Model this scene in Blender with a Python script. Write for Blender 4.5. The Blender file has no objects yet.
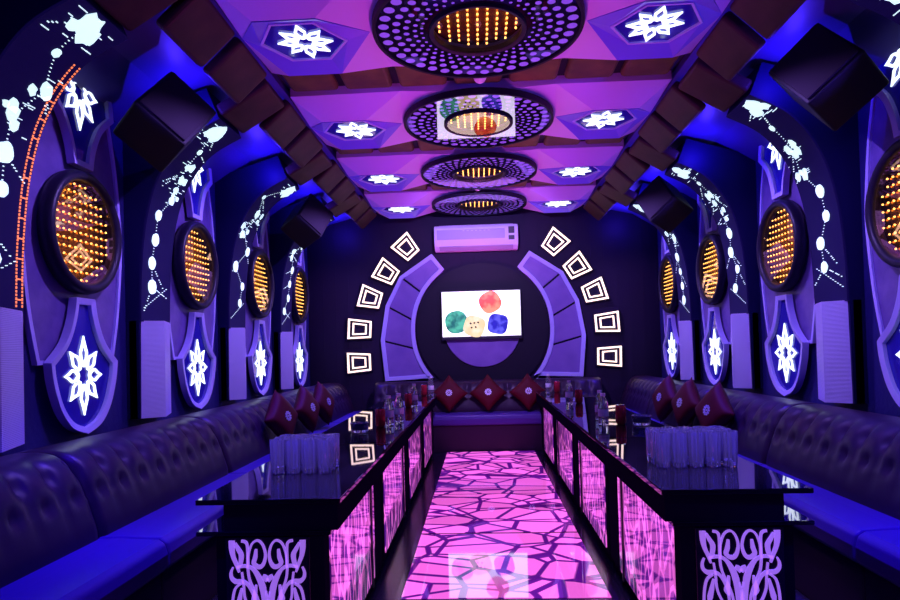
import bpy, bmesh, math, random
from mathutils import Vector, Matrix
PI = math.pi
C = bpy.context.scene.collection
SC = bpy.context.scene
sin, cos = math.sin, math.cos

# ------------------------------------------------------------------ helpers
def obj(name, bm, m, parent=None, smooth=False, normals=True):
    if normals:
        bmesh.ops.recalc_face_normals(bm, faces=bm.faces[:])
    me = bpy.data.meshes.new(name)
    bm.to_mesh(me); bm.free()
    if smooth:
        for p in me.polygons: p.use_smooth = True
    me.materials.append(m)
    o = bpy.data.objects.new(name, me); C.objects.link(o)
    if parent is not None: o.parent = parent
    return o

def tag(o, label=None, cat=None, group=None, kind=None):
    if label: o['label'] = label
    if cat: o['category'] = cat
    if group: o['group'] = group
    if kind: o['kind'] = kind
    return o

def thing(name, label, cat, loc=(0, 0, 0), rotz=0.0, group=None):
    o = bpy.data.objects.new(name, None); C.objects.link(o)
    o.empty_display_size = .1
    o.location = loc; o.rotation_euler = (0, 0, rotz)
    return tag(o, label, cat, group)

def copy_tree(o, parent=None):
    c = o.copy(); C.objects.link(c)
    if parent is not None: c.parent = parent
    for ch in list(o.children):
        copy_tree(ch, c)
    return c

def dup(o, loc, rotz, label, group=None):
    c = copy_tree(o)
    c.location = loc; c.rotation_euler = (0, 0, rotz); c['label'] = label
    if group: c['group'] = group
    return c

def smooth_bevel(o, w=.006, seg=2):
    b = o.modifiers.new('bevel', 'BEVEL'); b.width = w; b.segments = seg; b.limit_method = 'ANGLE'
    b.angle_limit = math.radians(40)
    return o

def box(bm, x0, x1, y0, y1, z0, z1):
    v = [bm.verts.new(p) for p in ((x0,y0,z0),(x1,y0,z0),(x1,y1,z0),(x0,y1,z0),(x0,y0,z1),(x1,y0,z1),(x1,y1,z1),(x0,y1,z1))]
    for f in ((0,3,2,1),(4,5,6,7),(0,1,5,4),(1,2,6,5),(2,3,7,6),(3,0,4,7)):
        bm.faces.new([v[i] for i in f])

def bx(*a):
    bm = bmesh.new(); box(bm, *a); return bm

def prism(bm, out, f, w0, w1):
    """solid from a 2D outline; f(u, v, w) -> 3D"""
    a = [bm.verts.new(f(u, v, w0)) for u, v in out]
    b = [bm.verts.new(f(u, v, w1)) for u, v in out]
    bm.faces.new(a); bm.faces.new(list(reversed(b)))
    n = len(out)
    for i in range(n):
        bm.faces.new((a[i], a[(i+1) % n], b[(i+1) % n], b[i]))

def ring(bm, outer, inner, f, w0, w1, w1i=None):
    if w1i is None: w1i = w1
    n = len(outer)
    A = [bm.verts.new(f(u, v, w0)) for u, v in outer]; B = [bm.verts.new(f(u, v, w1)) for u, v in outer]
    D = [bm.verts.new(f(u, v, w0)) for u, v in inner]; E = [bm.verts.new(f(u, v, w1i)) for u, v in inner]
    for i in range(n):
        j = (i+1) % n
        bm.faces.new((A[i], A[j], B[j], B[i])); bm.faces.new((B[i], B[j], E[j], E[i]))
        bm.faces.new((E[i], E[j], D[j], D[i])); bm.faces.new((D[i], D[j], A[j], A[i]))

def inset(out, d):
    """offset a closed 2D outline inwards (either winding)"""
    n = len(out)
    area = sum(out[i][0]*out[(i+1) % n][1]-out[(i+1) % n][0]*out[i][1] for i in range(n))
    s = 1 if area > 0 else -1
    res = []
    for i in range(n):
        p0 = Vector(out[i-1]); p1 = Vector(out[i]); p2 = Vector(out[(i+1) % n])
        e1 = (p1-p0).normalized(); e2 = (p2-p1).normalized()
        n1 = Vector((-e1.y, e1.x))*s; n2 = Vector((-e2.y, e2.x))*s
        m = (n1+n2)
        if m.length < 1e-6: m = n1
        m.normalize()
        k = max(.4, m.dot(n1))
        q = p1 + m*(d/k)
        res.append((q.x, q.y))
    return res

def ribbon(bm, pts, width, f, w0, w1, closed=False):
    """flat strip of given width(s) along 2D points, as a solid between w0 and w1"""
    n = len(pts)
    if not hasattr(width, '__len__'): width = [width]*n
    L, R = [], []
    for i in range(n):
        p = Vector(pts[i])
        a = Vector(pts[i-1]) if (i > 0 or closed) else p
        b = Vector(pts[(i+1) % n]) if (i < n-1 or closed) else p
        t = (b-a)
        if t.length < 1e-9: t = Vector((1, 0))
        t.normalize(); nn = Vector((-t.y, t.x))*width[i]*.5
        L.append(p+nn); R.append(p-nn)
    vs = [[bm.verts.new(f(q.x, q.y, w)) for q in S] for S in (L, R) for w in (w0, w1)]
    l0, l1, r0, r1 = vs
    m = n if closed else n-1
    for i in range(m):
        j = (i+1) % n
        bm.faces.new((l1[i], l1[j], r1[j], r1[i])); bm.faces.new((l0[i], r0[i], r0[j], l0[j]))
        bm.faces.new((l0[i], l0[j], l1[j], l1[i])); bm.faces.new((r0[i], r1[i], r1[j], r0[j]))
    if not closed:
        for i in (0, n-1):
            bm.faces.new((l0[i], l1[i], r1[i], r0[i]))

def spline(pts, per=6, closed=False):
    P = [Vector(p) for p in pts]; n = len(P); out = []
    m = n if closed else n-1
    for i in range(m):
        p1, p2 = P[i], P[(i+1) % n]
        p0 = P[i-1] if (i > 0 or closed) else p1
        p3 = P[(i+2) % n] if (i+2 < n or closed) else p2
        for k in range(per):
            t = k/per
            q = .5*((2*p1)+(p2-p0)*t+(2*p0-5*p1+4*p2-p3)*t*t+(3*p1-p0-3*p2+p3)*t*t*t)
            out.append(tuple(q))
    if not closed: out.append(tuple(P[-1]))
    return out

def lathe(bm, prof, n=24, cx=0, cy=0, z0=0, rf=None):
    """revolve (r, z) profile round z"""
    rows = []
    for r, z in prof:
        if r < 1e-6:
            rows.append([bm.verts.new((cx, cy, z0+z))])
        else:
            rows.append([bm.verts.new((cx+r*(rf(2*PI*k/n) if rf else 1)*cos(2*PI*k/n), cy+r*(rf(2*PI*k/n) if rf else 1)*sin(2*PI*k/n), z0+z)) for k in range(n)])
    for a, b in zip(rows, rows[1:]):
        for k in range(n):
            j = (k+1) % n
            if len(a) == 1 and len(b) == 1: continue
            if len(a) == 1: bm.faces.new((a[0], b[j], b[k]))
            elif len(b) == 1: bm.faces.new((a[k], a[j], b[0]))
            else: bm.faces.new((a[k], a[j], b[j], b[k]))

def circle(r, n=48, cu=0, cv=0, ru=None):
    return [(cu+(ru or r)*cos(2*PI*k/n), cv+r*sin(2*PI*k/n)) for k in range(n)]

def ball(bm, p, r, seg=6, rings=4):
    bmesh.ops.create_uvsphere(bm, u_segments=seg, v_segments=rings, radius=r, matrix=Matrix.Translation(p))

# ------------------------------------------------------------------ materials
def mat(name, col, rough=.5, metal=0., emit=None, es=0., spec=.5, coat=0., bump=None, var=None, trans=0., ior=1.45, coatr=.03):
    m = bpy.data.materials.new(name); m.use_nodes = True
    nt = m.node_tree; b = nt.nodes['Principled BSDF']
    b.inputs['Base Color'].default_value = (*col, 1)
    b.inputs['Roughness'].default_value = rough; b.inputs['Metallic'].default_value = metal
    b.inputs['Specular IOR Level'].default_value = spec
    b.inputs['Coat Weight'].default_value = coat; b.inputs['Coat Roughness'].default_value = coatr
    b.inputs['Transmission Weight'].default_value = trans; b.inputs['IOR'].default_value = ior
    if emit:
        b.inputs['Emission Color'].default_value = (*emit, 1); b.inputs['Emission Strength'].default_value = es
    if bump or var:
        tc = nt.nodes.new('ShaderNodeTexCoord')
    if bump:                                   # (kind, scale, strength, distance)
        if bump[0] == 'wave':
            t = nt.nodes.new('ShaderNodeTexWave'); t.wave_type = 'BANDS'; t.bands_direction = 'Z'
            t.inputs['Distortion'].default_value = .6; out = t.outputs['Fac']
        elif bump[0] == 'voronoi':
            t = nt.nodes.new('ShaderNodeTexVoronoi'); t.feature = 'DISTANCE_TO_EDGE'; out = t.outputs['Distance']
        elif bump[0] == 'brick':
            t = nt.nodes.new('ShaderNodeTexBrick'); out = t.outputs['Fac']
        else:
            t = nt.nodes.new('ShaderNodeTexNoise'); t.inputs['Detail'].default_value = 4; out = t.outputs['Fac']
        t.inputs['Scale'].default_value = bump[1]
        nt.links.new(tc.outputs['Object'], t.inputs['Vector'])
        bp = nt.nodes.new('ShaderNodeBump'); bp.inputs['Strength'].default_value = bump[2]; bp.inputs['Distance'].default_value = bump[3]
        nt.links.new(out, bp.inputs['Height']); nt.links.new(bp.outputs['Normal'], b.inputs['Normal'])
    if var:                                    # (scale, second colour)
        t = nt.nodes.new('ShaderNodeTexNoise'); t.inputs['Scale'].default_value = var[0]; t.inputs['Detail'].default_value = 5
        nt.links.new(tc.outputs['Object'], t.inputs['Vector'])
        r = nt.nodes.new('ShaderNodeValToRGB')
        r.color_ramp.elements[0].position = .35; r.color_ramp.elements[1].position = .68
        r.color_ramp.elements[0].color = (*col, 1); r.color_ramp.elements[1].color = (*var[1], 1)
        nt.links.new(t.outputs['Fac'], r.inputs['Fac']); nt.links.new(r.outputs['Color'], b.inputs['Base Color'])
    return m

M = {}
M['wall'] = mat('wall_paint_with_blue_fill', (.018, .014, .14), .5, bump=('noise', 30, .3, .01))  # dark blue paint, with blue fill light mixed into the base colour
M['back_wall'] = mat('dark_brick_cladding', (.018, .010, .034), .6, spec=.2, bump=('brick', 3.2, .5, .012))
M['soffit'] = mat('cove_plaster', (.07, .05, .30), .45, bump=('wave', 3, .25, .02))  # plaster colour pushed to blue, standing in for blue fill light
M['floor'] = mat('black_polished_stone', (.015, .009, .04), .22, spec=.3)
M['ceiling'] = mat('ceiling_black', (.02, .015, .04), .7)
M['ceil_panel'] = mat('pale_violet_lacquer_panel', (.62, .40, .84), .42, bump=('noise', 45, .12, .004))
M['hex'] = mat('blue_lit_hexagon_lacquer', (.20, .15, .80), .35, bump=('noise', 45, .12, .004))  # blue light on the hexagons put into their base colour
M['brown_pad'] = mat('brown_leather_padding', (.15, .11, .030), .5, spec=.25, bump=('noise', 120, .25, .002), var=(6, (.08, .055, .022)))
M['dim_pad'] = mat('dimmed_brown_leather_padding', (.075, .034, .028), .5, spec=.25, bump=('noise', 120, .25, .002), var=(6, (.045, .02, .02)))  # same brown leather, darkened to paint in the dim light at the ceiling edges
M['lilac'] = mat('lilac_lacquer_trim', (.55, .5, .92), .32, bump=('noise', 60, .1, .002))
M['pilaster'] = mat('lilac_woven_cladding', (.62, .55, .9), .45, bump=('wave', 42, .5, .004))
M['leaf'] = mat('crackled_violet_panel', (.13, .08, .30), .4, bump=('voronoi', 14, .5, .004), var=(9, (.19, .12, .38)))
M['navy_glass'] = mat('navy_glass_plate', (.03, .02, .38), .06, spec=.7)
M['black_frame'] = mat('black_lacquer_frame', (.014, .01, .03), .22, spec=.6)
M['mirror_frame'] = mat('dark_satin_mirror_frame', (.012, .008, .03), .42, spec=.35)
M['black_gloss'] = mat('black_gloss_glass', (.006, .004, .014), .02, spec=.5, coat=0.0, ior=2.3)
M['black_matt'] = mat('black_matt_body', (.008, .006, .016), .55, spec=.25)
M['blue_fill_matt'] = mat('blue_fill_matt_rib', (.008, .006, .06), .6, spec=.15)  # black rib sides coloured navy in place of blue fill light
M['black_satin'] = mat('black_satin_panel', (.007, .004, .018), .6, spec=0.0)
M['white_led'] = mat('white_led', (.8, .8, .8), .4, emit=(.80, .93, 1.0), es=1.6)
M['led_pixel'] = mat('cyan_white_led_pixels', (.8, .8, .8), .4, emit=(.66, .92, 1.0), es=1.1)
M['neon'] = mat('warm_neon_tube', (.8, .8, .7), .4, emit=(1.0, .70, .46), es=1.9)
M['amber_led'] = mat('amber_led', (.8, .5, .2), .4, emit=(1.0, .52, .15), es=4.2)
M['orange_led'] = mat('orange_led', (.8, .3, .1), .4, emit=(1.0, .22, .08), es=1.2)
M['amber_mirror'] = mat('amber_mirror_back', (.42, .20, .03), .22, metal=1.0, bump=('noise', 7, .25, .02))
M['dot'] = mat('lilac_ceiling_dot', (.45, .38, .95), .3, emit=(.18, .12, .8), es=.30)
def dotted():
    m = mat('black_glass_with_lilac_dots', (.006, .004, .014), .03, spec=.9, coat=1.0, ior=1.6, coatr=.01)
    nt = m.node_tree; b = nt.nodes['Principled BSDF']
    def N(op, a, c=None):
        n = nt.nodes.new('ShaderNodeMath'); n.operation = op
        for k, q in enumerate((a, c)):
            if q is None: continue
            if isinstance(q, (int, float)): n.inputs[k].default_value = q
            else: nt.links.new(q, n.inputs[k])
        return n.outputs[0]
    tc = nt.nodes.new('ShaderNodeTexCoord'); sp = nt.nodes.new('ShaderNodeSeparateXYZ'); nt.links.new(tc.outputs['Object'], sp.inputs[0])
    x, y = sp.outputs[0], sp.outputs[1]
    rad = N('SQRT', N('ADD', N('MULTIPLY', x, x), N('MULTIPLY', y, y)))
    th = N('ARCTAN2', y, x)
    tot = None
    for q, (R_, n_, rd) in enumerate(((.475, 38, .0262), (.413, 38, .0195), (.362, 38, .0150), (.318, 38, .0115), (.284, 38, .008))):
        st = 2*PI/n_
        off = .5*(q % 2)
        k = N('ROUND', N('SUBTRACT', N('DIVIDE', th, st), off))
        dth = N('SUBTRACT', th, N('MULTIPLY', N('ADD', k, off), st))
        a_ = N('MULTIPLY', dth, R_); d_ = N('SUBTRACT', rad, R_)
        ins = N('LESS_THAN', N('ADD', N('MULTIPLY', a_, a_), N('MULTIPLY', d_, d_)), rd*rd)
        tot = ins if tot is None else N('MAXIMUM', tot, ins)
    mx = nt.nodes.new('ShaderNodeMix'); mx.data_type = 'RGBA'
    nt.links.new(tot, mx.inputs['Factor']); mx.inputs['A'].default_value = (.006, .004, .014, 1); mx.inputs['B'].default_value = (.45, .38, .95, 1)
    nt.links.new(mx.outputs['Result'], b.inputs['Base Color'])
    b.inputs['Emission Color'].default_value = (.18, .12, .8, 1); nt.links.new(N('MULTIPLY', tot, .30), b.inputs['Emission Strength'])
    return m
M['dotted'] = dotted()
M['led_screen'] = mat('led_screen_black_mesh', (.010, .008, .045), .6, spec=.1, bump=('wave', 60, .2, .002), emit=(.03, .012, .30), es=.10)
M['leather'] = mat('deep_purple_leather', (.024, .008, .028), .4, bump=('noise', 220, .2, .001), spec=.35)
M['seat_leather'] = mat('blue_lit_seat_leather', (.06, .025, .22), .35, bump=('noise', 220, .2, .001), spec=.35)  # blue in the base colour imitates blue light falling on the seats
M['red_velvet'] = mat('red_cushion_satin', (.085, .002, .010), .6, spec=.2, bump=('noise', 150, .2, .001))
M['silver'] = mat('silver_thread', (.75, .72, .85), .35, metal=.5)
M['chrome'] = mat('chrome', (.8, .8, .85), .08, metal=1.0)
M['white_plastic'] = mat('white_plastic', (.78, .74, .85), .35)
M['grey_plastic'] = mat('grey_plastic', (.45, .42, .55), .4)
M['dark_plastic'] = mat('dark_plastic', (.02, .02, .03), .4)
M['speaker'] = mat('black_speaker_cabinet', (.010, .006, .016), .6, spec=.25, bump=('noise', 260, .3, .001))
M['grille'] = mat('speaker_grille_cloth', (.016, .008, .02), .75, spec=.2, bump=('noise', 300, .4, .001))
M['red_can'] = mat('red_can_paint', (.55, .02, .05), .25, metal=.4)
M['label_white'] = mat('white_paper_label', (.75, .75, .82), .5)
M['scroll'] = mat('backlit_lilac_scrollwork', (.5, .35, .7), .4, emit=(.36, .16, .78), es=.75)
M['arch_tile'] = mat('violet_arch_tile', (.26, .15, .47), .42, bump=('noise', 25, .15, .006), var=(5, (.21, .12, .42)))

def glass_mat(name, col, rough=0.0, ior=1.45, tr=.92):
    m = mat(name, col, rough, trans=tr, ior=ior, spec=.6)
    return m
M['glass'] = glass_mat('blue_lit_drinking_glass', (.56, .48, 1.0), 0.015, 1.5, .87)  # lavender tint painted in for blue light refracted by clear glass
M['bottle'] = glass_mat('clear_plastic_bottle', (.85, .88, 1.0), .08, 1.35)

def half_mirror():
    m = bpy.data.materials.new('half_mirror_glass'); m.use_nodes = True
    nt = m.node_tree; nt.nodes.clear()
    o = nt.nodes.new('ShaderNodeOutputMaterial'); mx = nt.nodes.new('ShaderNodeMixShader')
    t = nt.nodes.new('ShaderNodeBsdfTransparent'); t.inputs['Color'].default_value = (1, .88, .66, 1)
    g = nt.nodes.new('ShaderNodeBsdfGlossy'); g.inputs['Roughness'].default_value = .015
    g.inputs['Color'].default_value = (.95, .80, .55, 1)
    mx.inputs['Fac'].default_value = .28
    nt.links.new(t.outputs[0], mx.inputs[1]); nt.links.new(g.outputs[0], mx.inputs[2]); nt.links.new(mx.outputs[0], o.inputs['Surface'])
    return m
M['half_mirror'] = half_mirror()

def cracked(name, scale, edge_w, cell, line, e_cell, e_line, stretch=(1, 1, 1), gloss=.05, jitter=1.0, coat=.6, cellvar=.25, warp=0.0, second=0):
    """glass lit from behind with a cracked-cell pattern: Voronoi cells and their edges"""
    m = bpy.data.materials.new(name); m.use_nodes = True
    nt = m.node_tree; b = nt.nodes['Principled BSDF']
    tc = nt.nodes.new('ShaderNodeNewGeometry'); mp = nt.nodes.new('ShaderNodeMapping'); mp.inputs['Scale'].default_value = stretch
    nt.links.new(tc.outputs['Position'], mp.inputs['Vector'])
    vec = mp.outputs['Vector']
    if warp:
        nz = nt.nodes.new('ShaderNodeTexNoise'); nz.inputs['Scale'].default_value = 3
        nt.links.new(vec, nz.inputs['Vector'])
        ad = nt.nodes.new('ShaderNodeVectorMath'); ad.operation = 'MULTIPLY_ADD'
        nt.links.new(nz.outputs['Color'], ad.inputs[0]); ad.inputs[1].default_value = (warp, warp, warp); nt.links.new(vec, ad.inputs[2])
        vec = ad.outputs[0]
    v = nt.nodes.new('ShaderNodeTexVoronoi'); v.feature = 'DISTANCE_TO_EDGE'; v.inputs['Scale'].default_value = scale
    v.inputs['Randomness'].default_value = jitter
    c = nt.nodes.new('ShaderNodeTexVoronoi'); c.inputs['Scale'].default_value = scale; c.inputs['Randomness'].default_value = jitter
    for n in (v, c): nt.links.new(vec, n.inputs['Vector'])
    dist = v.outputs['Distance']
    if second:
        mp2 = nt.nodes.new('ShaderNodeMapping'); mp2.inputs['Rotation'].default_value = (0, 0, .6); mp2.inputs['Location'].default_value = (3.3, 1.7, .4)
        nt.links.new(vec, mp2.inputs['Vector'])
        v2 = nt.nodes.new('ShaderNodeTexVoronoi'); v2.feature = 'DISTANCE_TO_EDGE'; v2.inputs['Scale'].default_value = second
        nt.links.new(mp2.outputs['Vector'], v2.inputs['Vector'])
        k2 = nt.nodes.new('ShaderNodeMath'); k2.operation = 'MULTIPLY'; k2.inputs[1].default_value = scale/second
        nt.links.new(v2.outputs['Distance'], k2.inputs[0])
        mn = nt.nodes.new('ShaderNodeMath'); mn.operation = 'MINIMUM'
        nt.links.new(dist, mn.inputs[0]); nt.links.new(k2.outputs[0], mn.inputs[1]); dist = mn.outputs[0]
    r = nt.nodes.new('ShaderNodeValToRGB'); r.color_ramp.elements[0].position = edge_w*.75; r.color_ramp.elements[1].position = edge_w*1.15
    r.color_ramp.elements[0].color = (*line, 1); r.color_ramp.elements[1].color = (*cell, 1)
    nt.links.new(dist, r.inputs['Fac'])
    # strength: cells vary a little from one to the next
    mr = nt.nodes.new('ShaderNodeMapRange'); mr.inputs['To Min'].default_value = 1-cellvar; mr.inputs['To Max'].default_value = 1+cellvar
    sp = nt.nodes.new('ShaderNodeSeparateColor'); nt.links.new(c.outputs['Color'], sp.inputs['Color'])
    nt.links.new(sp.outputs['Red'], mr.inputs['Value'])
    r2 = nt.nodes.new('ShaderNodeValToRGB'); r2.color_ramp.elements[0].position = edge_w*.75; r2.color_ramp.elements[1].position = edge_w*1.15
    r2.color_ramp.elements[0].color = (e_line/4,)*3+(1,); r2.color_ramp.elements[1].color = (e_cell/4,)*3+(1,)
    nt.links.new(dist, r2.inputs['Fac'])
    mu = nt.nodes.new('ShaderNodeMath'); mu.operation = 'MULTIPLY'
    nt.links.new(r2.outputs['Color'], mu.inputs[0]); nt.links.new(mr.outputs[0], mu.inputs[1])
    m4 = nt.nodes.new('ShaderNodeMath'); m4.operation = 'MULTIPLY'; m4.inputs[1].default_value = 4
    nt.links.new(mu.outputs[0], m4.inputs[0])
    b.inputs['Base Color'].default_value = (.03, .01, .05, 1); b.inputs['Roughness'].default_value = gloss
    b.inputs['Coat Weight'].default_value = coat; b.inputs['Coat Roughness'].default_value = .02
    nt.links.new(r.outputs['Color'], b.inputs['Emission Color']); nt.links.new(m4.outputs[0], b.inputs['Emission Strength'])
    return m
M['floor_glass'] = cracked('cracked_pink_floor_glass', 3.1, .045, (1.0, .14, .82), (.16, .006, .38), 1.25, .7, (1, 1.25, 1), .04, cellvar=.3, second=2.4)
M['side_lattice'] = cracked('pink_lattice_side_glass', 17, .105, (.13, .008, .34), (1.0, .16, .85), .55, .85, (1, 1.0, .34), .08, coat=.8, cellvar=.6, warp=.12)

# ------------------------------------------------------------------ setting
W = 2.14        # half width of the room at the wall
ZC = 2.92       # ceiling slab
YB = 7.52       # back wall
Y0 = -1.2       # room runs on behind the viewpoint
def struct(name, bm, m, parent=None):
    return tag(obj(name, bm, m, parent), kind='structure' if parent is None else None)
struct('floor', bx(-W-.1, W+.1, Y0, YB+.1, -.06, 0), M['floor'])
struct('ceiling', bx(-W-.1, W+.1, Y0, YB+.1, ZC, ZC+.06), M['ceiling'])
struct('wall_left', bx(-W-.1, -W, Y0, YB+.1, 0, ZC), M['wall'])
struct('wall_right', bx(W, W+.1, Y0, YB+.1, 0, ZC), M['wall'])
struct('wall_back', bx(-W, W, YB, YB+.1, 0, ZC), M['back_wall'])
struct('wall_front', bx(-W, W, Y0-.1, Y0, 0, ZC), M['wall'])
for s, nm in ((-1, 'trim_1'), (1, 'trim_2')):          # sloping cove between ceiling panels and side walls
    bm = bmesh.new()
    prism(bm, [(1.26, 2.87), (1.42, 2.84), (1.85, 2.74), (2.139, 2.56), (2.139, 2.915), (1.26, 2.915)], lambda u, v, w, s=s: (s*u, w, v), Y0, YB-.002)
    struct(nm, bm, M['soffit'])

ORD = ['nearest', 'second', 'third', 'farthest']
BAY = [3.10, 4.39, 5.68, 6.93]
RIB = [2.455, 3.745, 5.035, 6.325]

# ------------------------------------------------------------------ snowflake outline
def snowflake_bm(f, R=.2, sx=1.0, w0=0, w1=.008, width=.0125):
    bm = bmesh.new()
    for k in range(8):
        a = PI/2 + k*PI/4
        tip = R if k % 2 == 0 else R*.86
        if k in (2, 6): tip = R*.84
        r0, hw = R*.27, R*.145
        loop = [(r0, 0), (r0+.22*(tip-r0), hw*.8), (r0+.45*(tip-r0), hw), (r0+.75*(tip-r0), hw*.30), (tip, 0),
                (r0+.75*(tip-r0), -hw*.30), (r0+.45*(tip-r0), -hw), (r0+.22*(tip-r0), -hw*.8)]
        pts = [((p*cos(a)-q*sin(a))*sx, p*sin(a)+q*cos(a)) for p, q in loop]
        ribbon(bm, pts, width, f, w0, w1, closed=True)
    star = []
    for k in range(16):
        a = PI/2+k*PI/8; r = R*(.31 if k % 2 else .24)
        star.append((r*cos(a)*sx, r*sin(a)))
    ribbon(bm, star, width*.8, f, w0, w1, closed=True)
    return bm

# ------------------------------------------------------------------ side-wall units (local: +x out of the wall, y along it)
fw = lambda u, v, w: (w, u, v)
def shield_outline(flip=1):
    """lower shield: neck under the mirror, corners, rounded point below"""
    half = spline([(.075, .33), (.10, .22), (.16, .10), (.268, .0)], 5)
    half2 = spline([(.268, .0), (.252, -.10), (.20, -.235), (.115, -.33), (0, -.372)], 5)
    r = half + half2[1:]
    l = [(-u, v) for u, v in reversed(r[:-1])]
    out = r + l
    return [(u, v*flip) for u, v in out]

def make_shield(name, label, flip):
    t = thing(name, label, 'wall lamp')
    out = shield_outline(flip); inn = inset(out, .033)
    bm = bmesh.new(); ring(bm, out, inn, fw, .0, .045, .038); smooth_bevel(obj('rim', bm, M['lilac'], t), .005)
    bm = bmesh.new(); prism(bm, inset(out, .026), fw, .0, .018); obj('glass_plate', bm, M['navy_glass'], t)
    obj('snowflake', snowflake_bm(lambda u, v, w: (.020+w, u, v-.07*flip), .2, .86, 0, .008), M['white_led'], t)
    return t

def make_mirror(label):
    t = thing('infinity_mirror', label, 'mirror', group='round mirrors of amber lights on the side walls')
    bm = bmesh.new()
    n = 56
    rows = []
    prof = [(.318, 0), (.322, .03), (.315, .062), (.298, .074), (.28, .069), (.268, .056), (.268, .0)]
    for r, w in prof:
        rows.append([bm.verts.new((w, r*.93*cos(2*PI*k/n), r*sin(2*PI*k/n))) for k in range(n)])
    for a, b in zip(rows, rows[1:]+rows[:1]):
        for k in range(n):
            bm.faces.new((a[k], a[(k+1) % n], b[(k+1) % n], b[k]))
    obj('frame', bm, M['mirror_frame'], t, True)
    bm = bmesh.new(); prism(bm, circle(.272, 48, ru=.253), fw, .004, .008); obj('mirror_back', bm, M['amber_mirror'], t)
    bm = bmesh.new()
    for i in range(-5, 6):
        for j in range(-6, 7):
            u, v = i*.0435, j*.041
            if (u/.240)**2+(v/.260)**2 < 1: ball(bm, (.018, u, v), .0055, 6, 4)
    obj('led_grid', bm, M['amber_led'], t, True)
    bm = bmesh.new(); bm.faces.new([bm.verts.new((.050, u, v)) for u, v in circle(.269, 48, ru=.250)])
    obj('half_mirror', bm, M['half_mirror'], t)
    return t

def make_leaf(label):
    t = thing('wall_panel', label, 'wall panel', group='barrel shaped violet panels behind the round mirrors')
    r = spline([(.30, -.68), (.36, -.42), (.395, -.15), (.405, 0), (.395, .15), (.36, .42), (.30, .68)], 5)
    out = r + [(-u, v) for u, v in reversed(r)]
    bm = bmesh.new(); prism(bm, inset(out, .012), fw, 0, .016); obj('board', bm, M['leaf'], t)
    bm = bmesh.new(); ring(bm, out, inset(out, .022), fw, 0, .028); obj('edging', bm, M['lilac'], t)
    return t

ZM = 1.822
side_word = {-1: 'left', 1: 'right'}
leaf0 = mir0 = low0 = up0 = None
for s in (-1, 1):
    rz = 0 if s < 0 else PI
    for i, y in enumerate(BAY):
        sw = side_word[s]; o = ORD[i]
        lw = f'barrel shaped violet panel framing the {o} round mirror on the {sw} wall'
        lm = f'round amber light mirror in black frame, {o} on the {sw} wall'
        ll = f'shield shaped snowflake lamp below the {o} round mirror, {sw} wall'
        lu = f'inverted shield snowflake lamp above the {o} round mirror, {sw} wall'
        if leaf0 is None:
            leaf0 = make_leaf(lw); mir0 = make_mirror(lm)
            low0 = make_shield('shield_lamp', ll, 1); up0 = make_shield('shield_lamp', lu, -1)
            low0['group'] = 'shield lamps under the round mirrors'; up0['group'] = 'shield lamps over the round mirrors'
            A = (leaf0, mir0, low0, up0)
        else:
            A = tuple(dup(p, (0, 0, 0), rz, l) for p, l in ((leaf0, lw), (mir0, lm), (low0, ll), (up0, lu)))
        for p, dx, z in zip(A, (.0, .030, .030, .030), (ZM, ZM, 1.15, 2*ZM-1.15)):
            p.location = (s*(W-dx), y, z); p.rotation_euler = (0, 0, rz)

# ------------------------------------------------------------------ arches (ribs): pilasters, LED screens, padded blocks
PROF = [(2.055, 1.38), (2.045, 1.68), (2.01, 1.98), (1.93, 2.24), (1.77, 2.46), (1.55, 2.585)]
PS = spline(PROF, 5)
HW = .17
def prof_at(t):
    L = [0]
    for a, b in zip(PS, PS[1:]): L.append(L[-1]+math.dist(a, b))
    d = t*L[-1]
    for k in range(len(PS)-1):
        if d <= L[k+1] or k == len(PS)-2:
            q = (d-L[k])/(L[k+1]-L[k])
            a, b = PS[k], PS[k+1]
            nx, nz = -(b[1]-a[1]), (b[0]-a[0])
            l = math.hypot(nx, nz)
            return (a[0]+(b[0]-a[0])*q, a[1]+(b[1]-a[1])*q, nx/l, nz/l)
LEN = sum(math.dist(a, b) for a, b in zip(PS, PS[1:]))

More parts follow.
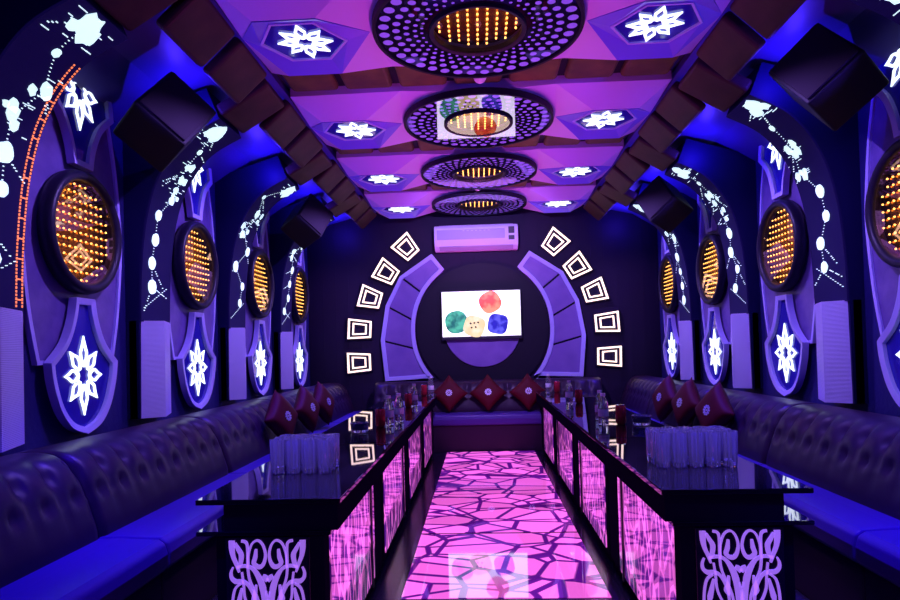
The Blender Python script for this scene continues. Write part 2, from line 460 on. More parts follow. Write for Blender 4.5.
def led_pixels(s, seed, ladder=False):
    """the lit graphics of one screen: blobs on strings with dotted rays"""
    rnd = random.Random(seed)
    def f(u, v, w):      # u across (y), v along (0..LEN)
        x, z, nx, nz = prof_at(max(0, min(1, v/LEN)))
        k = .013+w
        return (s*(x+nx*k), u, z+nz*k)
    bm = bmesh.new()
    path = []
    n = 8
    for k in range(n):
        q = k/(n-1)
        path.append((rnd.uniform(-.10, .10), LEN*(.955-.80*q**.9)))
    def blob(u, v, r, m=14, e=.14):
        u = max(-.165+r, min(.165-r, u))
        prism(bm, [(u+r*rnd.uniform(1-e, 1+e)*cos(2*PI*j/m), max(.004, min(LEN-.004, v+r*rnd.uniform(1-e, 1+e)*sin(2*PI*j/m)))) for j in range(m)], f, 0, .004)
    def dash(u, v, L_):
        u0, u1 = max(-.165, u-L_/2), min(.165, u+L_/2)
        if u1-u0 > .006 and .01 < v < LEN-.01: prism(bm, [(u0, v-.0022), (u1, v-.0022), (u1, v+.0022), (u0, v+.0022)], f, 0, .003)
    def dots(a, b):
        L_ = math.dist(a, b); m = max(2, int(L_/.018))
        for j in range(m+1):
            dash(a[0]+(b[0]-a[0])*j/m, a[1]+(b[1]-a[1])*j/m, .007)
    for a_, b_ in zip(path, path[1:]): dots(a_, b_)
    # a bright mass at the top end, with stray pixels round it
    u, v = path[0]
    blob(u, v-.01, .062, 12, .28); blob(u+.05, v-.055, .045, 11, .3); blob(u-.045, v-.05, .034, 10, .3)
    for j in range(12): dash(u+rnd.uniform(-.13, .13), v+rnd.uniform(-.15, .05), rnd.uniform(.02, .06))
    # clusters lower down, then single discs
    for k, (u, v) in enumerate(path[1:]):
        if k in (1, 2):
            for q in range(4): blob(u+rnd.uniform(-.06, .06), v+rnd.uniform(-.05, .05), rnd.uniform(.016, .034), 9, .3)
            for j in range(7): dash(u+rnd.uniform(-.10, .10), v+rnd.uniform(-.08, .08), rnd.uniform(.02, .05))
        elif k == 0: blob(u, v, .022)
        else: blob(u, v, rnd.choice((.034, .040, .046)), 16, .07)
    # dotted rays
    for k in range(7):
        u0, v0 = rnd.choice(path)
        a = rnd.uniform(-.9, .9)+(0 if rnd.random() < .5 else PI)
        for j in range(3, 13):
            u, v = u0+j*.014*cos(a), v0-j*.014*abs(sin(a))-j*.004
            if abs(u) > .155 or v < .02 or v > LEN-.02: break
            if j % 4 == 3: continue
            prism(bm, [(u-.005, v-.0025), (u+.005, v-.0025), (u+.005, v+.0025), (u-.005, v+.0025)], f, 0, .003)
    # a long dashed line low on the screen
    for j in range(12):
        u, v = -.14+j*.023, LEN*.06+j*.012
        prism(bm, [(u-.006, v-.002), (u+.006, v), (u+.006, v+.004), (u-.006, v+.002)], f, 0, .003)
    lad = None
    if ladder:
        lad = bmesh.new()
        for u in (.125, .16):
            j = 0
            while j*.016 < LEN*.80:
                vv = .02+j*.016
                prism(lad, [(u-.0035, vv), (u+.0035, vv), (u+.0035, vv+.010), (u-.0035, vv+.010)], f, 0, .003); j += 1
        for j in range(12):
            vv = .05+j*LEN*.064
            prism(lad, [(.125, vv), (.16, vv), (.16, vv+.006), (.125, vv+.006)], f, 0, .003)
    return bm, lad

for i, y in enumerate(RIB):
    t = thing('arch_rib', f'arched rib of padded blocks with lit screens at both ends, {ORD[i]} of the four', 'arch', (0, y, 0), 0, 'arched ribs across the room')
    for s in (-1, 1):
        # carcass behind the screens
        bm = bmesh.new()
        outer = [(W-.001, 2.6), (W-.001, .80)]
        prism(bm, [(2.06, .80)]+PS+[(1.62, 2.76)]+outer, lambda u, v, w, s=s: (s*u, w, v), -HW, HW)
        obj('carcass', bm, M['blue_fill_matt'], t)
        # screen skin
        bm = bmesh.new()
        rows = []
        for k in range(31):
            x, z, nx, nz = prof_at(k/30)
            rows.append([bm.verts.new((s*(x+nx*d), yy, z+nz*d)) for d, yy in ((.0, -HW), (.012, -HW), (.012, HW), (0, HW))])
        for a, b in zip(rows, rows[1:]):
            for k in range(4): bm.faces.new((a[k], a[(k+1) % 4], b[(k+1) % 4], b[k]))
        bm.faces.new(rows[0]); bm.faces.new(rows[-1])
        sc = obj('led_screen', bm, M['led_screen'], t)
        px, lad = led_pixels(s, 11+i*2+(s > 0), ladder=(i == 0 and s < 0))
        obj('lit_graphic', px, M['led_pixel'], sc)
        if lad: obj('orange_ladder_graphic', lad, M['orange_led'], sc)
        # pilaster with a ridge nearer the front edge
        bm = bmesh.new()
        prism(bm, [(-HW, 2.12), (-HW, 2.075), (-.07, 1.955), (HW, 2.045), (HW, 2.12)], lambda u, v, w, s=s: (s*v, u, w), .80, 1.385)
        tl = obj('pilaster', bm, M['pilaster'], t)
        # padded corner block
        bm = bmesh.new()
        prism(bm, [(1.535, 2.592), (1.245, 2.765), (1.275, 2.825), (1.575, 2.66)], lambda u, v, w, s=s: (s*u, w, v), -HW, HW)
        smooth_bevel(obj('padded_block', bm, M['dim_pad'], t), .02, 3)
    n = 7
    for k in range(n):
        x0 = -1.215+k*2.43/n
        bm = bmesh.new(); box(bm, x0+.022, x0+2.43/n-.022, -HW+.015, HW-.015, 2.845, 2.905)
        smooth_bevel(obj('padded_block', bm, M['brown_pad'], t), .028, 3)
    obj('slot_backing', bx(-1.22, 1.22, -HW, HW, 2.885, 2.915), M['black_matt'], t)

# padded edge blocks along the ceiling, two to a bay and side
e0 = None
for s in (-1, 1):
    for i, y in enumerate(BAY):
        for k, dy in enumerate((-.24, .24)):
            if i == 3 and k == 1: L_ = .36
            else: L_ = .42
            bm = bmesh.new()
            prism(bm, [(1.225, 2.80), (1.41, 2.63), (1.455, 2.67), (1.27, 2.845)], lambda u, v, w, s=s: (s*u, w, v), -.20, .20)
            o = smooth_bevel(obj('edge_block', bm, M['dim_pad']), .02, 3)
            o.location = (0, y+dy*.98, 0)
            tag(o, f'brown padded block on the {side_word[s]} ceiling edge, {("nearer","farther")[k]} one in the {ORD[i]} bay', 'padded block', 'padded blocks along the ceiling edges')

# ------------------------------------------------------------------ ceiling bays
HB = .47
def ceil_panel_mesh():
    bm = bmesh.new()
    V = {}
    def v(key, x, y, z): V[key] = bm.verts.new((x, y, z)); return V[key]
    zc, ze = 2.835, 2.80
    v('c', 0, 0, 2.83)
    v('n', 0, -HB, 2.81); v('f', 0, HB, 2.81)
    for s, k in ((-1, 'L'), (1, 'R')):
        v(k+'n', s*1.22, -HB, 2.83); v(k+'f', s*1.22, HB, 2.83)
        v(k+'mn', s*.50, -HB, 2.835); v(k+'mf', s*.50, HB, 2.835)
        H = [(1.215, 0, 2.80), (1.06, -.29, 2.725), (.76, -.29, 2.725), (.55, 0, 2.80), (.76, .29, 2.725), (1.06, .29, 2.725)]
        for j, (x, y, z) in enumerate(H): v(f'{k}{j}', s*x, y, z)
        F = [('n', '0', '1')] and None
        g = lambda *a: bm.faces.new([V[q if q in ('c', 'n', 'f') and False else q] for q in a])
        g(k+'n', k+'0', k+'1'); g(k+'n', k+'1', k+'2'); g(k+'n', k+'2', k+'mn'); g(k+'mn', k+'2', k+'3')
        g(k+'f', k+'0', k+'5'); g(k+'f', k+'5', k+'4'); g(k+'f', k+'4', k+'mf'); g(k+'mf', k+'4', k+'3')
        g(k+'n', k+'f', k+'0')
        g(k+'mn', k+'3', 'c'); g(k+'mf', k+'3', 'c'); g(k+'mn', 'c', 'n'); g(k+'mf', 'c', 'f')
    # give the sheet depth: a rim going up
    rim = ['Ln', 'Lmn', 'n', 'Rmn', 'Rn', 'Rf', 'Rmf', 'f', 'Lmf', 'Lf']
    up = [bm.verts.new((V[k].co.x, V[k].co.y, 2.905)) for k in rim]
    for a in range(len(rim)):
        b = (a+1) % len(rim)
        bm.faces.new((V[rim[a]], V[rim[b]], up[b], up[a]))
    bm.faces.new(up)
    return bm

def make_hex():
    t = thing('ceiling_snowflake_lamp', '', 'ceiling lamp', group='hexagonal snowflake lamps on the ceiling')
    fz = lambda u, v, w: (u, v, w)
    # hexagon: outer ring follows the facets, funnels to an inner plate
    outer = [(.33, 0, 2.797), (.175, -.285, 2.722), (-.125, -.285, 2.722), (-.335, 0, 2.797), (-.125, .285, 2.722), (.175, .285, 2.722)]
    inner = [(.235, 0, 2.765), (.125, -.19, 2.765), (-.09, -.19, 2.765), (-.22, 0, 2.765), (-.09, .19, 2.765), (.125, .19, 2.765)]
    bm = bmesh.new()
    A = [bm.verts.new(p) for p in outer]; B = [bm.verts.new(p) for p in inner]; D = [bm.verts.new((p[0], p[1], p[2]+.02)) for p in outer]; E = [bm.verts.new((p[0], p[1], p[2]+.02)) for p in inner]
    for k in range(6):
        j = (k+1) % 6
        bm.faces.new((A[k], A[j], B[j], B[k])); bm.faces.new((D[k], E[k], E[j], D[j])); bm.faces.new((A[k], D[k], D[j], A[j])); bm.faces.new((B[k], B[j], E[j], E[k]))
    obj('hexagon_frame', bm, M['hex'], t)
    bm = bmesh.new(); prism(bm, [(p[0], p[1]) for p in inner], fz, 2.768, 2.78); obj('plate', bm, M['navy_glass'], t)
    bm = bmesh.new(); o2 = [(p[0], p[1]) for p in inner]; ring(bm, o2, inset(o2, .012), fz, 2.758, 2.772); obj('plate_rim', bm, M['lilac'], t)
    obj('snowflake', snowflake_bm(lambda u, v, w: (u, v, 2.766-w), .165, 1.0, 0, .008, .0125), M['white_led'], t)
    return t

def make_rosette():
    t = thing('ceiling_rosette', '', 'ceiling light', group='dotted rosettes along the ceiling')
    bm = bmesh.new(); ring(bm, circle(.525, 72), circle(.24, 72), lambda u, v, w: (u, v, w), 2.80, 2.778); obj('dotted_disc', bm, M['dotted'], t)
    bm = bmesh.new(); ring(bm, circle(.532, 72), circle(.515, 72), lambda u, v, w: (u, v, w), 2.81, 2.768); obj('outer_rim', bm, M['black_matt'], t)
    bm = bmesh.new(); ring(bm, circle(.246, 64), circle(.222, 64), lambda u, v, w: (u, v, w), 2.80, 2.762, 2.768); smooth_bevel(obj('mirror_frame', bm, M['black_matt'], t), .004)
    bm = bmesh.new(); prism(bm, circle(.23, 48), lambda u, v, w: (u, v, w), 2.822, 2.818); obj('mirror_back', bm, M['amber_mirror'], t)
    bm = bmesh.new()
    for i in range(-4, 5):
        for j in range(-4, 5):
            u, v = i*.049, j*.049
            if u*u+v*v < .212**2: ball(bm, (u, v, 2.808), .0065, 6, 4)
    obj('led_grid', bm, M['amber_led'], t, True)
    bm = bmesh.new(); bm.faces.new([bm.verts.new((u, v, 2.769)) for u, v in circle(.224, 48)]); obj('half_mirror', bm, M['half_mirror'], t)
    return t

hex0 = make_hex(); ros0 = make_rosette(); pan0 = obj('ceiling_panel', ceil_panel_mesh(), M['ceil_panel'])
for i, y in enumerate(BAY):
    p = pan0 if i == 0 else pan0.copy()
    if i: C.objects.link(p)
    p.location = (0, y, 0)
    tag(p, f'faceted violet ceiling panel around the {ORD[i]} dotted rosette', 'ceiling panel', 'faceted ceiling panels')
    r = ros0 if i == 0 else copy_tree(ros0)
    r.location = (0, y, 0); r['label'] = f'round black ceiling rosette of lilac dots with amber centre, {ORD[i]} of the four'
    for s in (-1, 1):
        h = hex0 if (i == 0 and s == -1) else copy_tree(hex0)
        h.location = (s*.885, y, 0); h.rotation_euler = (0, 0, 0 if s > 0 else PI)
        h['label'] = f'hexagonal ceiling snowflake lamp {side_word[s]} of the {ORD[i]} dotted rosette'
for k, (x, y) in enumerate(((.012, 3.745), (-.01, 6.325))):
    t = thing('ceiling_detector', ('small white dome detector on the nearest-but-one ceiling beam', 'small white dome detector on the farthest ceiling beam')[k], 'detector', (x, y, 2.845))
    bm = bmesh.new(); lathe(bm, [(0, 0), (.05, 0), (.05, -.015), (.042, -.02), (0, -.02)], 24); obj('base_ring', bm, M['white_plastic'], t, False)
    bm = bmesh.new(); lathe(bm, [(.038, -.018), (.036, -.035), (.026, -.05), (.012, -.057), (0, -.058)], 24); obj('dome', bm, M['white_plastic'], t, True)

# ------------------------------------------------------------------ speakers
def make_speaker(loc, rot, label):
    t = thing('hanging_speaker', label, 'speaker', loc, 0, 'black loudspeakers under the cove')
    t.rotation_euler = rot
    smooth_bevel(obj('cabinet', bx(-.15, .15, -.16, .13, -.185, .185), M['speaker'], t), .012)
    smooth_bevel(obj('grille', bx(-.135, .135, -.172, -.159, -.17, .17), M['grille'], t), .004)
    obj('bracket', bx(-.02, .02, .128, .20, -.05, .05), M['black_frame'], t)
make_speaker((-1.72, 3.27, 2.44), (math.radians(-24), math.radians(38), math.radians(38)), 'black loudspeaker hung at a tilt by the nearest left mirror')
make_speaker((1.76, 3.18, 2.48), (math.radians(-24), math.radians(-38), math.radians(-38)), 'black loudspeaker hung at a tilt by the nearest right mirror')
make_speaker((-1.68, 5.88, 2.43), (math.radians(-24), math.radians(38), math.radians(38)), 'black loudspeaker hung at a tilt by the third left mirror')
make_speaker((1.72, 5.80, 2.45), (math.radians(-24), math.radians(-38), math.radians(-38)), 'black loudspeaker hung at a tilt by the third right mirror')

# ------------------------------------------------------------------ back wall
ZA = 1.40     # centre height of the arch
fb = lambda u, v, w: (u, YB-w, v)
def pol(r, deg, cx=0., cz=ZA): return (cx+r*cos(math.radians(deg)), cz+r*sin(math.radians(deg)))
# black round recess with lilac disc behind the screen
t = thing('round_wall_panel', 'black round panel with a lilac disc behind the television', 'wall panel', (0, 0, 0))
bm = bmesh.new(); prism(bm, [p for p in circle(.80, 64, 0, ZA)], fb, .001, .03); obj('black_disc', bm, M['black_matt'], t)
bm = bmesh.new(); prism(bm, circle(.46, 56, 0, ZA-.005), fb, .03, .055); smooth_bevel(obj('lilac_disc', bm, M['arch_tile'], t), .01)
for s in (-1, 1):
    t = thing('wall_panel', f'curved lilac segmented panel {side_word[s]} of the television', 'wall panel', (0, 0, 0), 0, 'curved panels flanking the television')
    degs = [-27, -4.5, 15.5, 34, 57]
    OUT = [pol(r, d) for r, d in zip((1.34, 1.245, 1.21, 1.19, 1.10), (-27, -5, 15, 34, 57.5))]
    nn = 20
    inn = [pol(.815+.05*abs(q/(nn-1)-.45), -44+q*(57.5+2+44)/(nn-1)) for q in range(nn)]
    inn[-1] = pol(.86, 59)
    out = [(s*u, v) for u, v in OUT+list(reversed(inn))]
    bm = bmesh.new(); prism(bm, out, fb, .002, .04); obj('backing', bm, M['black_frame'], t)
    # rim
    bm = bmesh.new(); ring(bm, out, inset(out, .05), fb, .03, .075); smooth_bevel(obj('rim', bm, M['lilac'], t), .006)
    # tiles
    div = [-27, -5, 15, 34, 57.5]
    idiv = [-42, -16, 8, 32, 58]
    for k in range(4):
        o0, o1 = OUT[k], OUT[k+1]
        i0, i1 = pol(.83, idiv[k]), pol(.83, idiv[k+1])
        mids = [pol(.83, idiv[k]+(idiv[k+1]-idiv[k])*q/4) for q in range(5)]
        poly = [(s*u, v) for u, v in [o0, o1]+list(reversed(mids))]
        poly = inset(poly, .011)
        bm = bmesh.new(); prism(bm, poly, fb, .03, .058); smooth_bevel(obj('tile', bm, M['arch_tile'], t), .006)
# neon keystones
kn = [(131.5, 1.36), (148.0, 1.36), (163, 1.42), (178.6, 1.50), (193.8, 1.56)]
words5 = ['topmost', 'second from top', 'middle', 'second from bottom', 'bottom']
for s in (-1, 1):
    for k, (dg, rr) in enumerate(kn):
        a = math.radians(dg)
        cx, cz = rr*cos(a), ZA+rr*sin(a)+(.0)
        rd = Vector((cos(a), sin(a)))
        if k >= 3: rd = Vector((-1, .06 if k == 3 else -.02)).normalized()
        tg = Vector((-rd.y, rd.x))
        def quad(sc):
            h, wo, wi = .145*sc, .15*sc, .105*sc
            if k >= 3: h, wo, wi = .155*sc, .135*sc, .11*sc
            P = [rd*h+tg*wo, rd*h-tg*wo, -rd*h-tg*wi, -rd*h+tg*wi]
            return [(-s*(cx+p.x), cz+p.y) for p in P]
        t = thing('neon_frame', f'{words5[k]} of the neon keystone frames curving {side_word[s]} of the television', 'neon light', (0, 0, 0), 0, 'neon keystones on the back wall')
        bm = bmesh.new(); prism(bm, quad(1.05), fb, .001, .035); obj('backing', bm, M['black_frame'], t)
        for nm, sc, wd in (('outer_tube', .93, .10), ('inner_tube', .56, .09)):
            bm = bmesh.new(); q = quad(sc); q2 = inset(q, .021 if sc > .6 else .017); ring(bm, q, q2, fb, .035, .053); obj(nm, bm, M['neon'], t)
# television
t = thing('television', 'flat television showing coloured dice on a white screen', 'television', (-.008, YB-.06, 1.575))
fs = lambda u, v, w: (u, -w, v)
smooth_bevel(obj('bezel', bx(-.486, .486, -.055, -.0, -.305, .291), M['dark_plastic'], t), .006)
scr_m = mat('white_screen', (.8, .8, .8), .2, emit=(1.0, .97, .98), es=1.5)
sc = obj('screen', bx(-.470, .470, -.058, -.05, -.266, .276), scr_m, t)
def die(name, pts, m, u0, v0, w=.001):
    bm = bmesh.new(); prism(bm, [(u0+a, v0+b) for a, b in pts], fs, .058, .058+w+.001)
    return obj(name, bm, m, sc)
def emis(name, c1, c2, sc_):
    m = mat(name, c1, .3)
    nt = m.node_tree; b = nt.nodes['Principled BSDF']
    tc = nt.nodes.new('ShaderNodeTexCoord'); n = nt.nodes.new('ShaderNodeTexNoise'); n.inputs['Scale'].default_value = sc_; n.inputs['Detail'].default_value = 2
    r = nt.nodes.new('ShaderNodeValToRGB'); r.color_ramp.elements[0].position = .42; r.color_ramp.elements[1].position = .58
    r.color_ramp.elements[0].color = (*c1, 1); r.color_ramp.elements[1].color = (*c2, 1)
    nt.links.new(tc.outputs['Object'], n.inputs['Vector']); nt.links.new(n.outputs['Fac'], r.inputs['Fac'])
    nt.links.new(r.outputs['Color'], b.inputs['Emission Color']); b.inputs['Emission Strength'].default_value = 1.0
    return m
rsq = lambda r, p=4, rot=0, n=28: [(lambda a, k: (r*k*cos(a+rot), r*k*sin(a+rot)))(2*PI*j/n, (abs(cos(2*PI*j/n))**p+abs(sin(2*PI*j/n))**p)**(-1/p)) for j in range(n)]
die('green_die', rsq(.135, 2.4, .2), emis('green_die_image', (.01, .12, .08), (.10, .55, .35), 9), -.30, -.09)
die('yellow_die', rsq(.125, 3.2, -.3), emis('yellow_die_image', (.75, .62, .22), (.95, .85, .5), 8), -.085, -.145, .0012)
die('orange_die', rsq(.128, 2.6, .5), emis('orange_die_image', (.75, .08, .03), (1, .35, .16), 9), .11, .14)
die('blue_die', rsq(.118, 3.4, -.2), emis('blue_die_image', (.015, .015, .28), (.12, .12, .75), 12), .195, -.125)
dk = mat('die_pip_image', (.02, .02, .02), .3)
for k, (a, b) in enumerate(((-.13, -.11), (-.085, -.105), (-.04, -.10), (-.12, -.16), (-.07, -.155))):
    bm = bmesh.new(); prism(bm, circle(.012, 10, a, b), fs, .060, .0615); obj('die_pip', bm, dk, sc)
# air conditioner
t = thing('air_conditioner', 'white wall split air conditioner above the television', 'air conditioner', (-.045, YB, 2.49))
bm = bmesh.new()
prism(bm, [(0, -.145), (.10, -.145), (.19, -.10), (.215, -.03), (.21, .12), (.18, .145), (0, .145)], lambda u, v, w: (w, -u, v), -.50, .50)
smooth_bevel(obj('body', bm, M['white_plastic'], t), .012, 3)
smooth_bevel(obj('front_panel', bx(-.465, .34, -.222, -.205, -.025, .09), M['grey_plastic'], t), .004)
bm = bmesh.new(); prism(bm, [(.108, -.136), (.186, -.098), (.19, -.106), (.112, -.145)], lambda u, v, w: (w, -u, v), -.44, .44); obj('louvre', bm, M['grey_plastic'], t)
bm = bmesh.new()
for k in range(7): box(bm, -.16+k*.05, -.135+k*.05, -.2245, -.221, .072, .078)
obj('indicator_lights', bm, M['label_white'], t)
obj('display', bx(.385, .455, -.219, -.205, .03, .11), M['dark_plastic'], t)
obj('energy_label', bx(.385, .455, -.219, -.205, -.045, .005), M['dark_plastic'], t)
obj('top_grille', bx(-.44, .44, -.19, -.03, .143, .149), M['grey_plastic'], t)

# ------------------------------------------------------------------ lit floor
ys = [6.92, 5.90, 4.92, 3.88, 2.86, 1.84, .82]
names = ['farthest', 'fifth', 'fourth', 'third', 'second', 'nearest']
for k in range(6):
    y1, y0 = ys[k], ys[k+1]
    lab = ['lit pink cracked glass floor panel against the back sofa', 'lit pink cracked floor panel second from the back sofa', 'lit pink cracked floor panel third from the back sofa',
           'lit pink cracked floor panel fourth from the back sofa', 'lit pink cracked floor panel between the near ends of the tables', 'lit pink cracked floor panel in front of the tables'][k]
    t = thing('floor_light_panel', lab, 'floor light', (.055, y0, 0), 0, 'lit panels down the aisle')
    bm = bmesh.new()
    obj('glass', bx(-.485, .485, .018, y1-y0-.018, .001, .012), M['floor_glass'], t)
    obj('frame', bx(-.515, .515, .0, y1-y0, .0005, .008), mat('dark_violet_floor_frame', (.03, .01, .09), .15) if k == 0 else bpy.data.materials['dark_violet_floor_frame'], t)

# ------------------------------------------------------------------ bar tables
S = .000535
def lattice_end(f):
    bm = bmesh.new()
    cen = 378
    strokes = [
        ([(255, 312), (257, 240), (280, 172), (318, 150), (350, 178), (366, 235), (358, 285), (338, 314), (312, 314), (290, 292), (300, 255), (306, 205)], [12, 12, 13, 14, 14, 15, 20, 26, 26, 26, 26, 14]),
        ([(212, 152), (240, 160), (251, 195), (251, 320), (262, 400), (296, 480), (322, 560), (330, 640), (345, 720)], [16, 18, 15, 14, 14, 14, 14, 14, 10]),
        ([(150, 150), (150, 200), (158, 250), (178, 300), (195, 350)], [38, 34, 26, 22, 12]),
        ([(170, 165), (192, 205), (210, 240), (205, 290), (190, 320)], [16, 26, 30, 26, 16]),
        ([(180, 318), (235, 310), (285, 330), (322, 385), (345, 450), (352, 520), (355, 600), (362, 700)], [20, 20, 22, 34, 40, 28, 18, 8]),
        ([(345, 375), (362, 385), (378, 405)], [24, 34, 26]),
        ([(155, 318), (142, 350), (146, 385), (172, 408), (215, 408), (252, 430), (285, 490), (300, 560), (300, 640)], [10, 16, 22, 28, 24, 20, 20, 16, 8]),
        ([(152, 760), (146, 640), (148, 540), (166, 455), (205, 420)], [14, 14, 14, 15, 16]),
        ([(212, 350), (222, 430), (228, 510), (255, 580), (300, 640), (330, 700)], [12, 13, 13, 14, 14, 10]),
        ([(208, 450), (196, 510), (184, 560), (176, 610)], [10, 26, 32, 10]),
        ([(302, 430), (296, 475), (288, 520), (300, 550)], [12, 24, 34, 12]),
        ([(146, 640), (180, 690), (240, 700), (290, 660), (318, 690), (330, 760)], [14, 18, 18, 16, 16, 14]),
        ([(152, 760), (200, 780), (260, 750), (310, 790), (370, 800)], [16, 18, 18, 18, 16]),
        ([(366, 470), (378, 560), (378, 640), (378, 730)], [8, 16, 24, 10]),
    ]
    for pts, wd in strokes:
        P = spline(pts, 4)
        Wd = []
        for k in range(len(wd)-1):
            for q in range(4): Wd.append(wd[k]+(wd[k+1]-wd[k])*q/4)
        Wd.append(wd[-1])
        for sg in (-1, 1):
            ribbon(bm, [(sg*(x-cen)*S, -(y-150)*S) for x, y in P], [w*S for w in Wd], f, 0, .006)
    return bm

TL = 1.20
def make_table(s, y0, first, label):
    """s = +1: the aisle lies towards +x of the table"""
    t = thing('bar_table', label, 'table', (-s*(.515 if s > 0 else .565), y0, 0), 0, 'black glass bar tables in two rows')
    X = lambda a, b: (min(s*a, s*b), max(s*a, s*b))
    smooth_bevel(obj('glass_top', bx(*X(-.50, 0), .003, TL-.003, .657, .675), M['black_gloss'], t), .003)
    obj('apron', bx(*X(-.405, -.012), .012, TL-.004, .567, .657), M['black_satin'], t)
    smooth_bevel(obj('lower_plate', bx(*X(-.50, -.035), .003, TL-.003, .552, .567), M['black_gloss'], t), .003)
    obj('body', bx(*X(-.435, -.062), .018, TL-.006, .05, .552), M['black_satin'], t)
    obj('plinth', bx(*X(-.42, -.08), .03, TL-.012, .0, .05), M['black_satin'], t)
    obj('lattice_side_panel', bx(*X(-.062, -.056), .085, .84, .07, .535), M['side_lattice'], t)
    obj('narrow_side_panel', bx(*X(-.062, -.056), .875, .945, .07, .535), M['side_lattice'], t)
    obj('chrome_rod', bx(*X(-.062, -.048), .85, .865, .05, .55), M['black_frame'], t)
    if first:
        xc = -.255
        smooth_bevel(obj('end_board', bx(*X(-.40, -.11), .010, .018, .06, .545), M['black_frame'], t), .002)
        obj('scrollwork', lattice_end(lambda u, v, w: (s*xc+u, .010-w, .536+v)), M['scroll'], t)
    return t
tn = ['nearest', 'second', 'third', 'farthest']
for s, y0 in ((1, 2.06), (-1, 2.11)):
    row = 'left' if s > 0 else 'right'
    for k in range(4):
        make_table(s, y0+k*TL, k == 0, f'black glass bar table with pink lattice side, {tn[k]} in the {row} row')

# ------------------------------------------------------------------ sofas (local: wall at x=0, +x towards the room, y along)
def sofa_bms(L, depth, tuft0=0.0):
    k = depth/.74
    k = (depth/.74)**.8
    prof = spline([(.47*k, .40), (.47*k, .47), (.445*k, .56), (.415*k, .65), (.375*k, .725), (.31*k, .775), (.22*k, .79), (.11*k, .785), (.03*k, .75), (.012, .66)], 5)
    bm = bmesh.new()
    ny = max(12, int(L/.0225))
    rows = []
    pitch = L/max(1, round(L/.155))
    for (x, z) in prof:
        row = []
        for j in range(ny+1):
            y = L*j/ny
            ez = min(1, min(y, L-y)/.03); puff = (1-(1-ez)**2)
            d = 0
            if .47 < z < .785 and x > .2*k:
                fade = min(1, (z-.47)/.10)*min(1, (.785-z)/.03+.25)
                tri = abs(((y/pitch) % 1)-.5)*2     # 0 mid pad, 1 at crease
                btn = sum(math.exp(-((((y/pitch+off) % 1)-.5)**2/.018+(z-zz)**2/.0009)) for off, zz in ((.5, .715), (0, .62)))
                d = -.016*fade*(tri**3)*(1 if z > .6 else .45)-.024*btn*fade
            sc = .985+.015*puff
            dx = (-(1-puff))*.02
            row.append(bm.verts.new((max(.004, x+d+(dx if x > .1*k else 0)), y if 0 < j < ny else (y+(.004 if j == 0 else -.004)), z*sc+d*.35)))
        rows.append(row)
    for a, b in zip(rows, rows[1:]):
        for j in range(ny): bm.faces.new((a[j], a[j+1], b[j+1], b[j]))
    # back and bottom closing
    e = [[bm.verts.new((.004, rows[0][j].co.y, .40)) for j in range(ny+1)]]
    for j in range(ny):
        bm.faces.new((rows[-1][j], rows[-1][j+1], e[0][j+1], e[0][j])); bm.faces.new((e[0][j], e[0][j+1], rows[0][j+1], rows[0][j]))
    bm.faces.new([r[0] for r in rows]+[e[0][0]]); bm.faces.new([r[ny] for r in rows]+[e[0][ny]])
    return bm

def make_sofa(L, depth, label, loc, rz):
    t = thing('sofa_section', label, 'sofa', loc, rz, 'dark tufted leather bench sofa sections')
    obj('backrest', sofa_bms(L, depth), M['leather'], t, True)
    bm = bmesh.new()
    n = 10
    d0, d1 = .02, depth
    prof = [(d0, .30), (d1-.01, .30), (d1, .32), (d1+.004, .37), (d1-.008, .412), (d1-.035, .43), (d1*.75, .437), (d0, .43)]
    prism(bm, prof, lambda u, v, w: (u, w, v), .003, L-.003)
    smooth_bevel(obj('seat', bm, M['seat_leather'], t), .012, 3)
    smooth_bevel(obj('base', bx(.02, depth-.03, .004, L-.004, .0, .30), M['leather'], t), .006)
    return t
sy = [1.165, 2.455, 3.745, 5.035, 6.325]
sl = ['nearest', 'second', 'third', 'fourth']
for s in (-1, 1):
    for k in range(4):
        lab = f'dark tufted leather sofa section, {sl[k]} along the {side_word[s]} wall'
        if s < 0: make_sofa(1.288, .76, lab, (-W+.065, sy[k], 0), 0)
        else: make_sofa(1.288, .69, lab, (W-.065, sy[k]+1.288, 0), PI)
    lab = f'dark leather corner sofa section in the far {side_word[s]} corner'
    if s < 0: make_sofa(1.185, .76, lab, (-W+.065, 6.325, 0), 0)
    else: make_sofa(1.185, .69, lab, (W-.065, 6.325+1.185, 0), PI)
make_sofa(2.66, .53, 'dark leather back sofa under the television', (-1.292, YB-.06, 0), -PI/2)

# ------------------------------------------------------------------ cushions
def cushion_bm(a=.178, th=.065):
    bm = bmesh.new(); n = 14
    g = [[None]*(n+1) for _ in range(n+1)]; h = [[None]*(n+1) for _ in range(n+1)]
    for i in range(n+1):
        for j in range(n+1):
            u, v = -1+2*i/n, -1+2*j/n
            k = 1-.09*(1-u*u)*(abs(v)**3)-.0; kk = 1-.09*(1-v*v)*(abs(u)**3)
            q = max(0, (1-u**4)*(1-v**4))**.5
            p = (u*a*kk, v*a*k)
            g[i][j] = bm.verts.new((p[0], -th*q-.003, p[1])); h[i][j] = bm.verts.new((p[0], th*q+.003, p[1]))
    for i in range(n):
        for j in range(n):
            bm.faces.new((g[i][j], g[i+1][j], g[i+1][j+1], g[i][j+1])); bm.faces.new((h[i][j], h[i][j+1], h[i+1][j+1], h[i+1][j]))
    for i in range(n):
        bm.faces.new((g[i][0], h[i][0], h[i+1][0], g[i+1][0])); bm.faces.new((g[i][n], g[i+1][n], h[i+1][n], h[i][n]))
        bm.faces.new((g[0][i], g[0][i+1], h[0][i+1], h[0][i])); bm.faces.new((g[n][i], h[n][i], h[n][i+1], g[n][i+1]))
    return bm
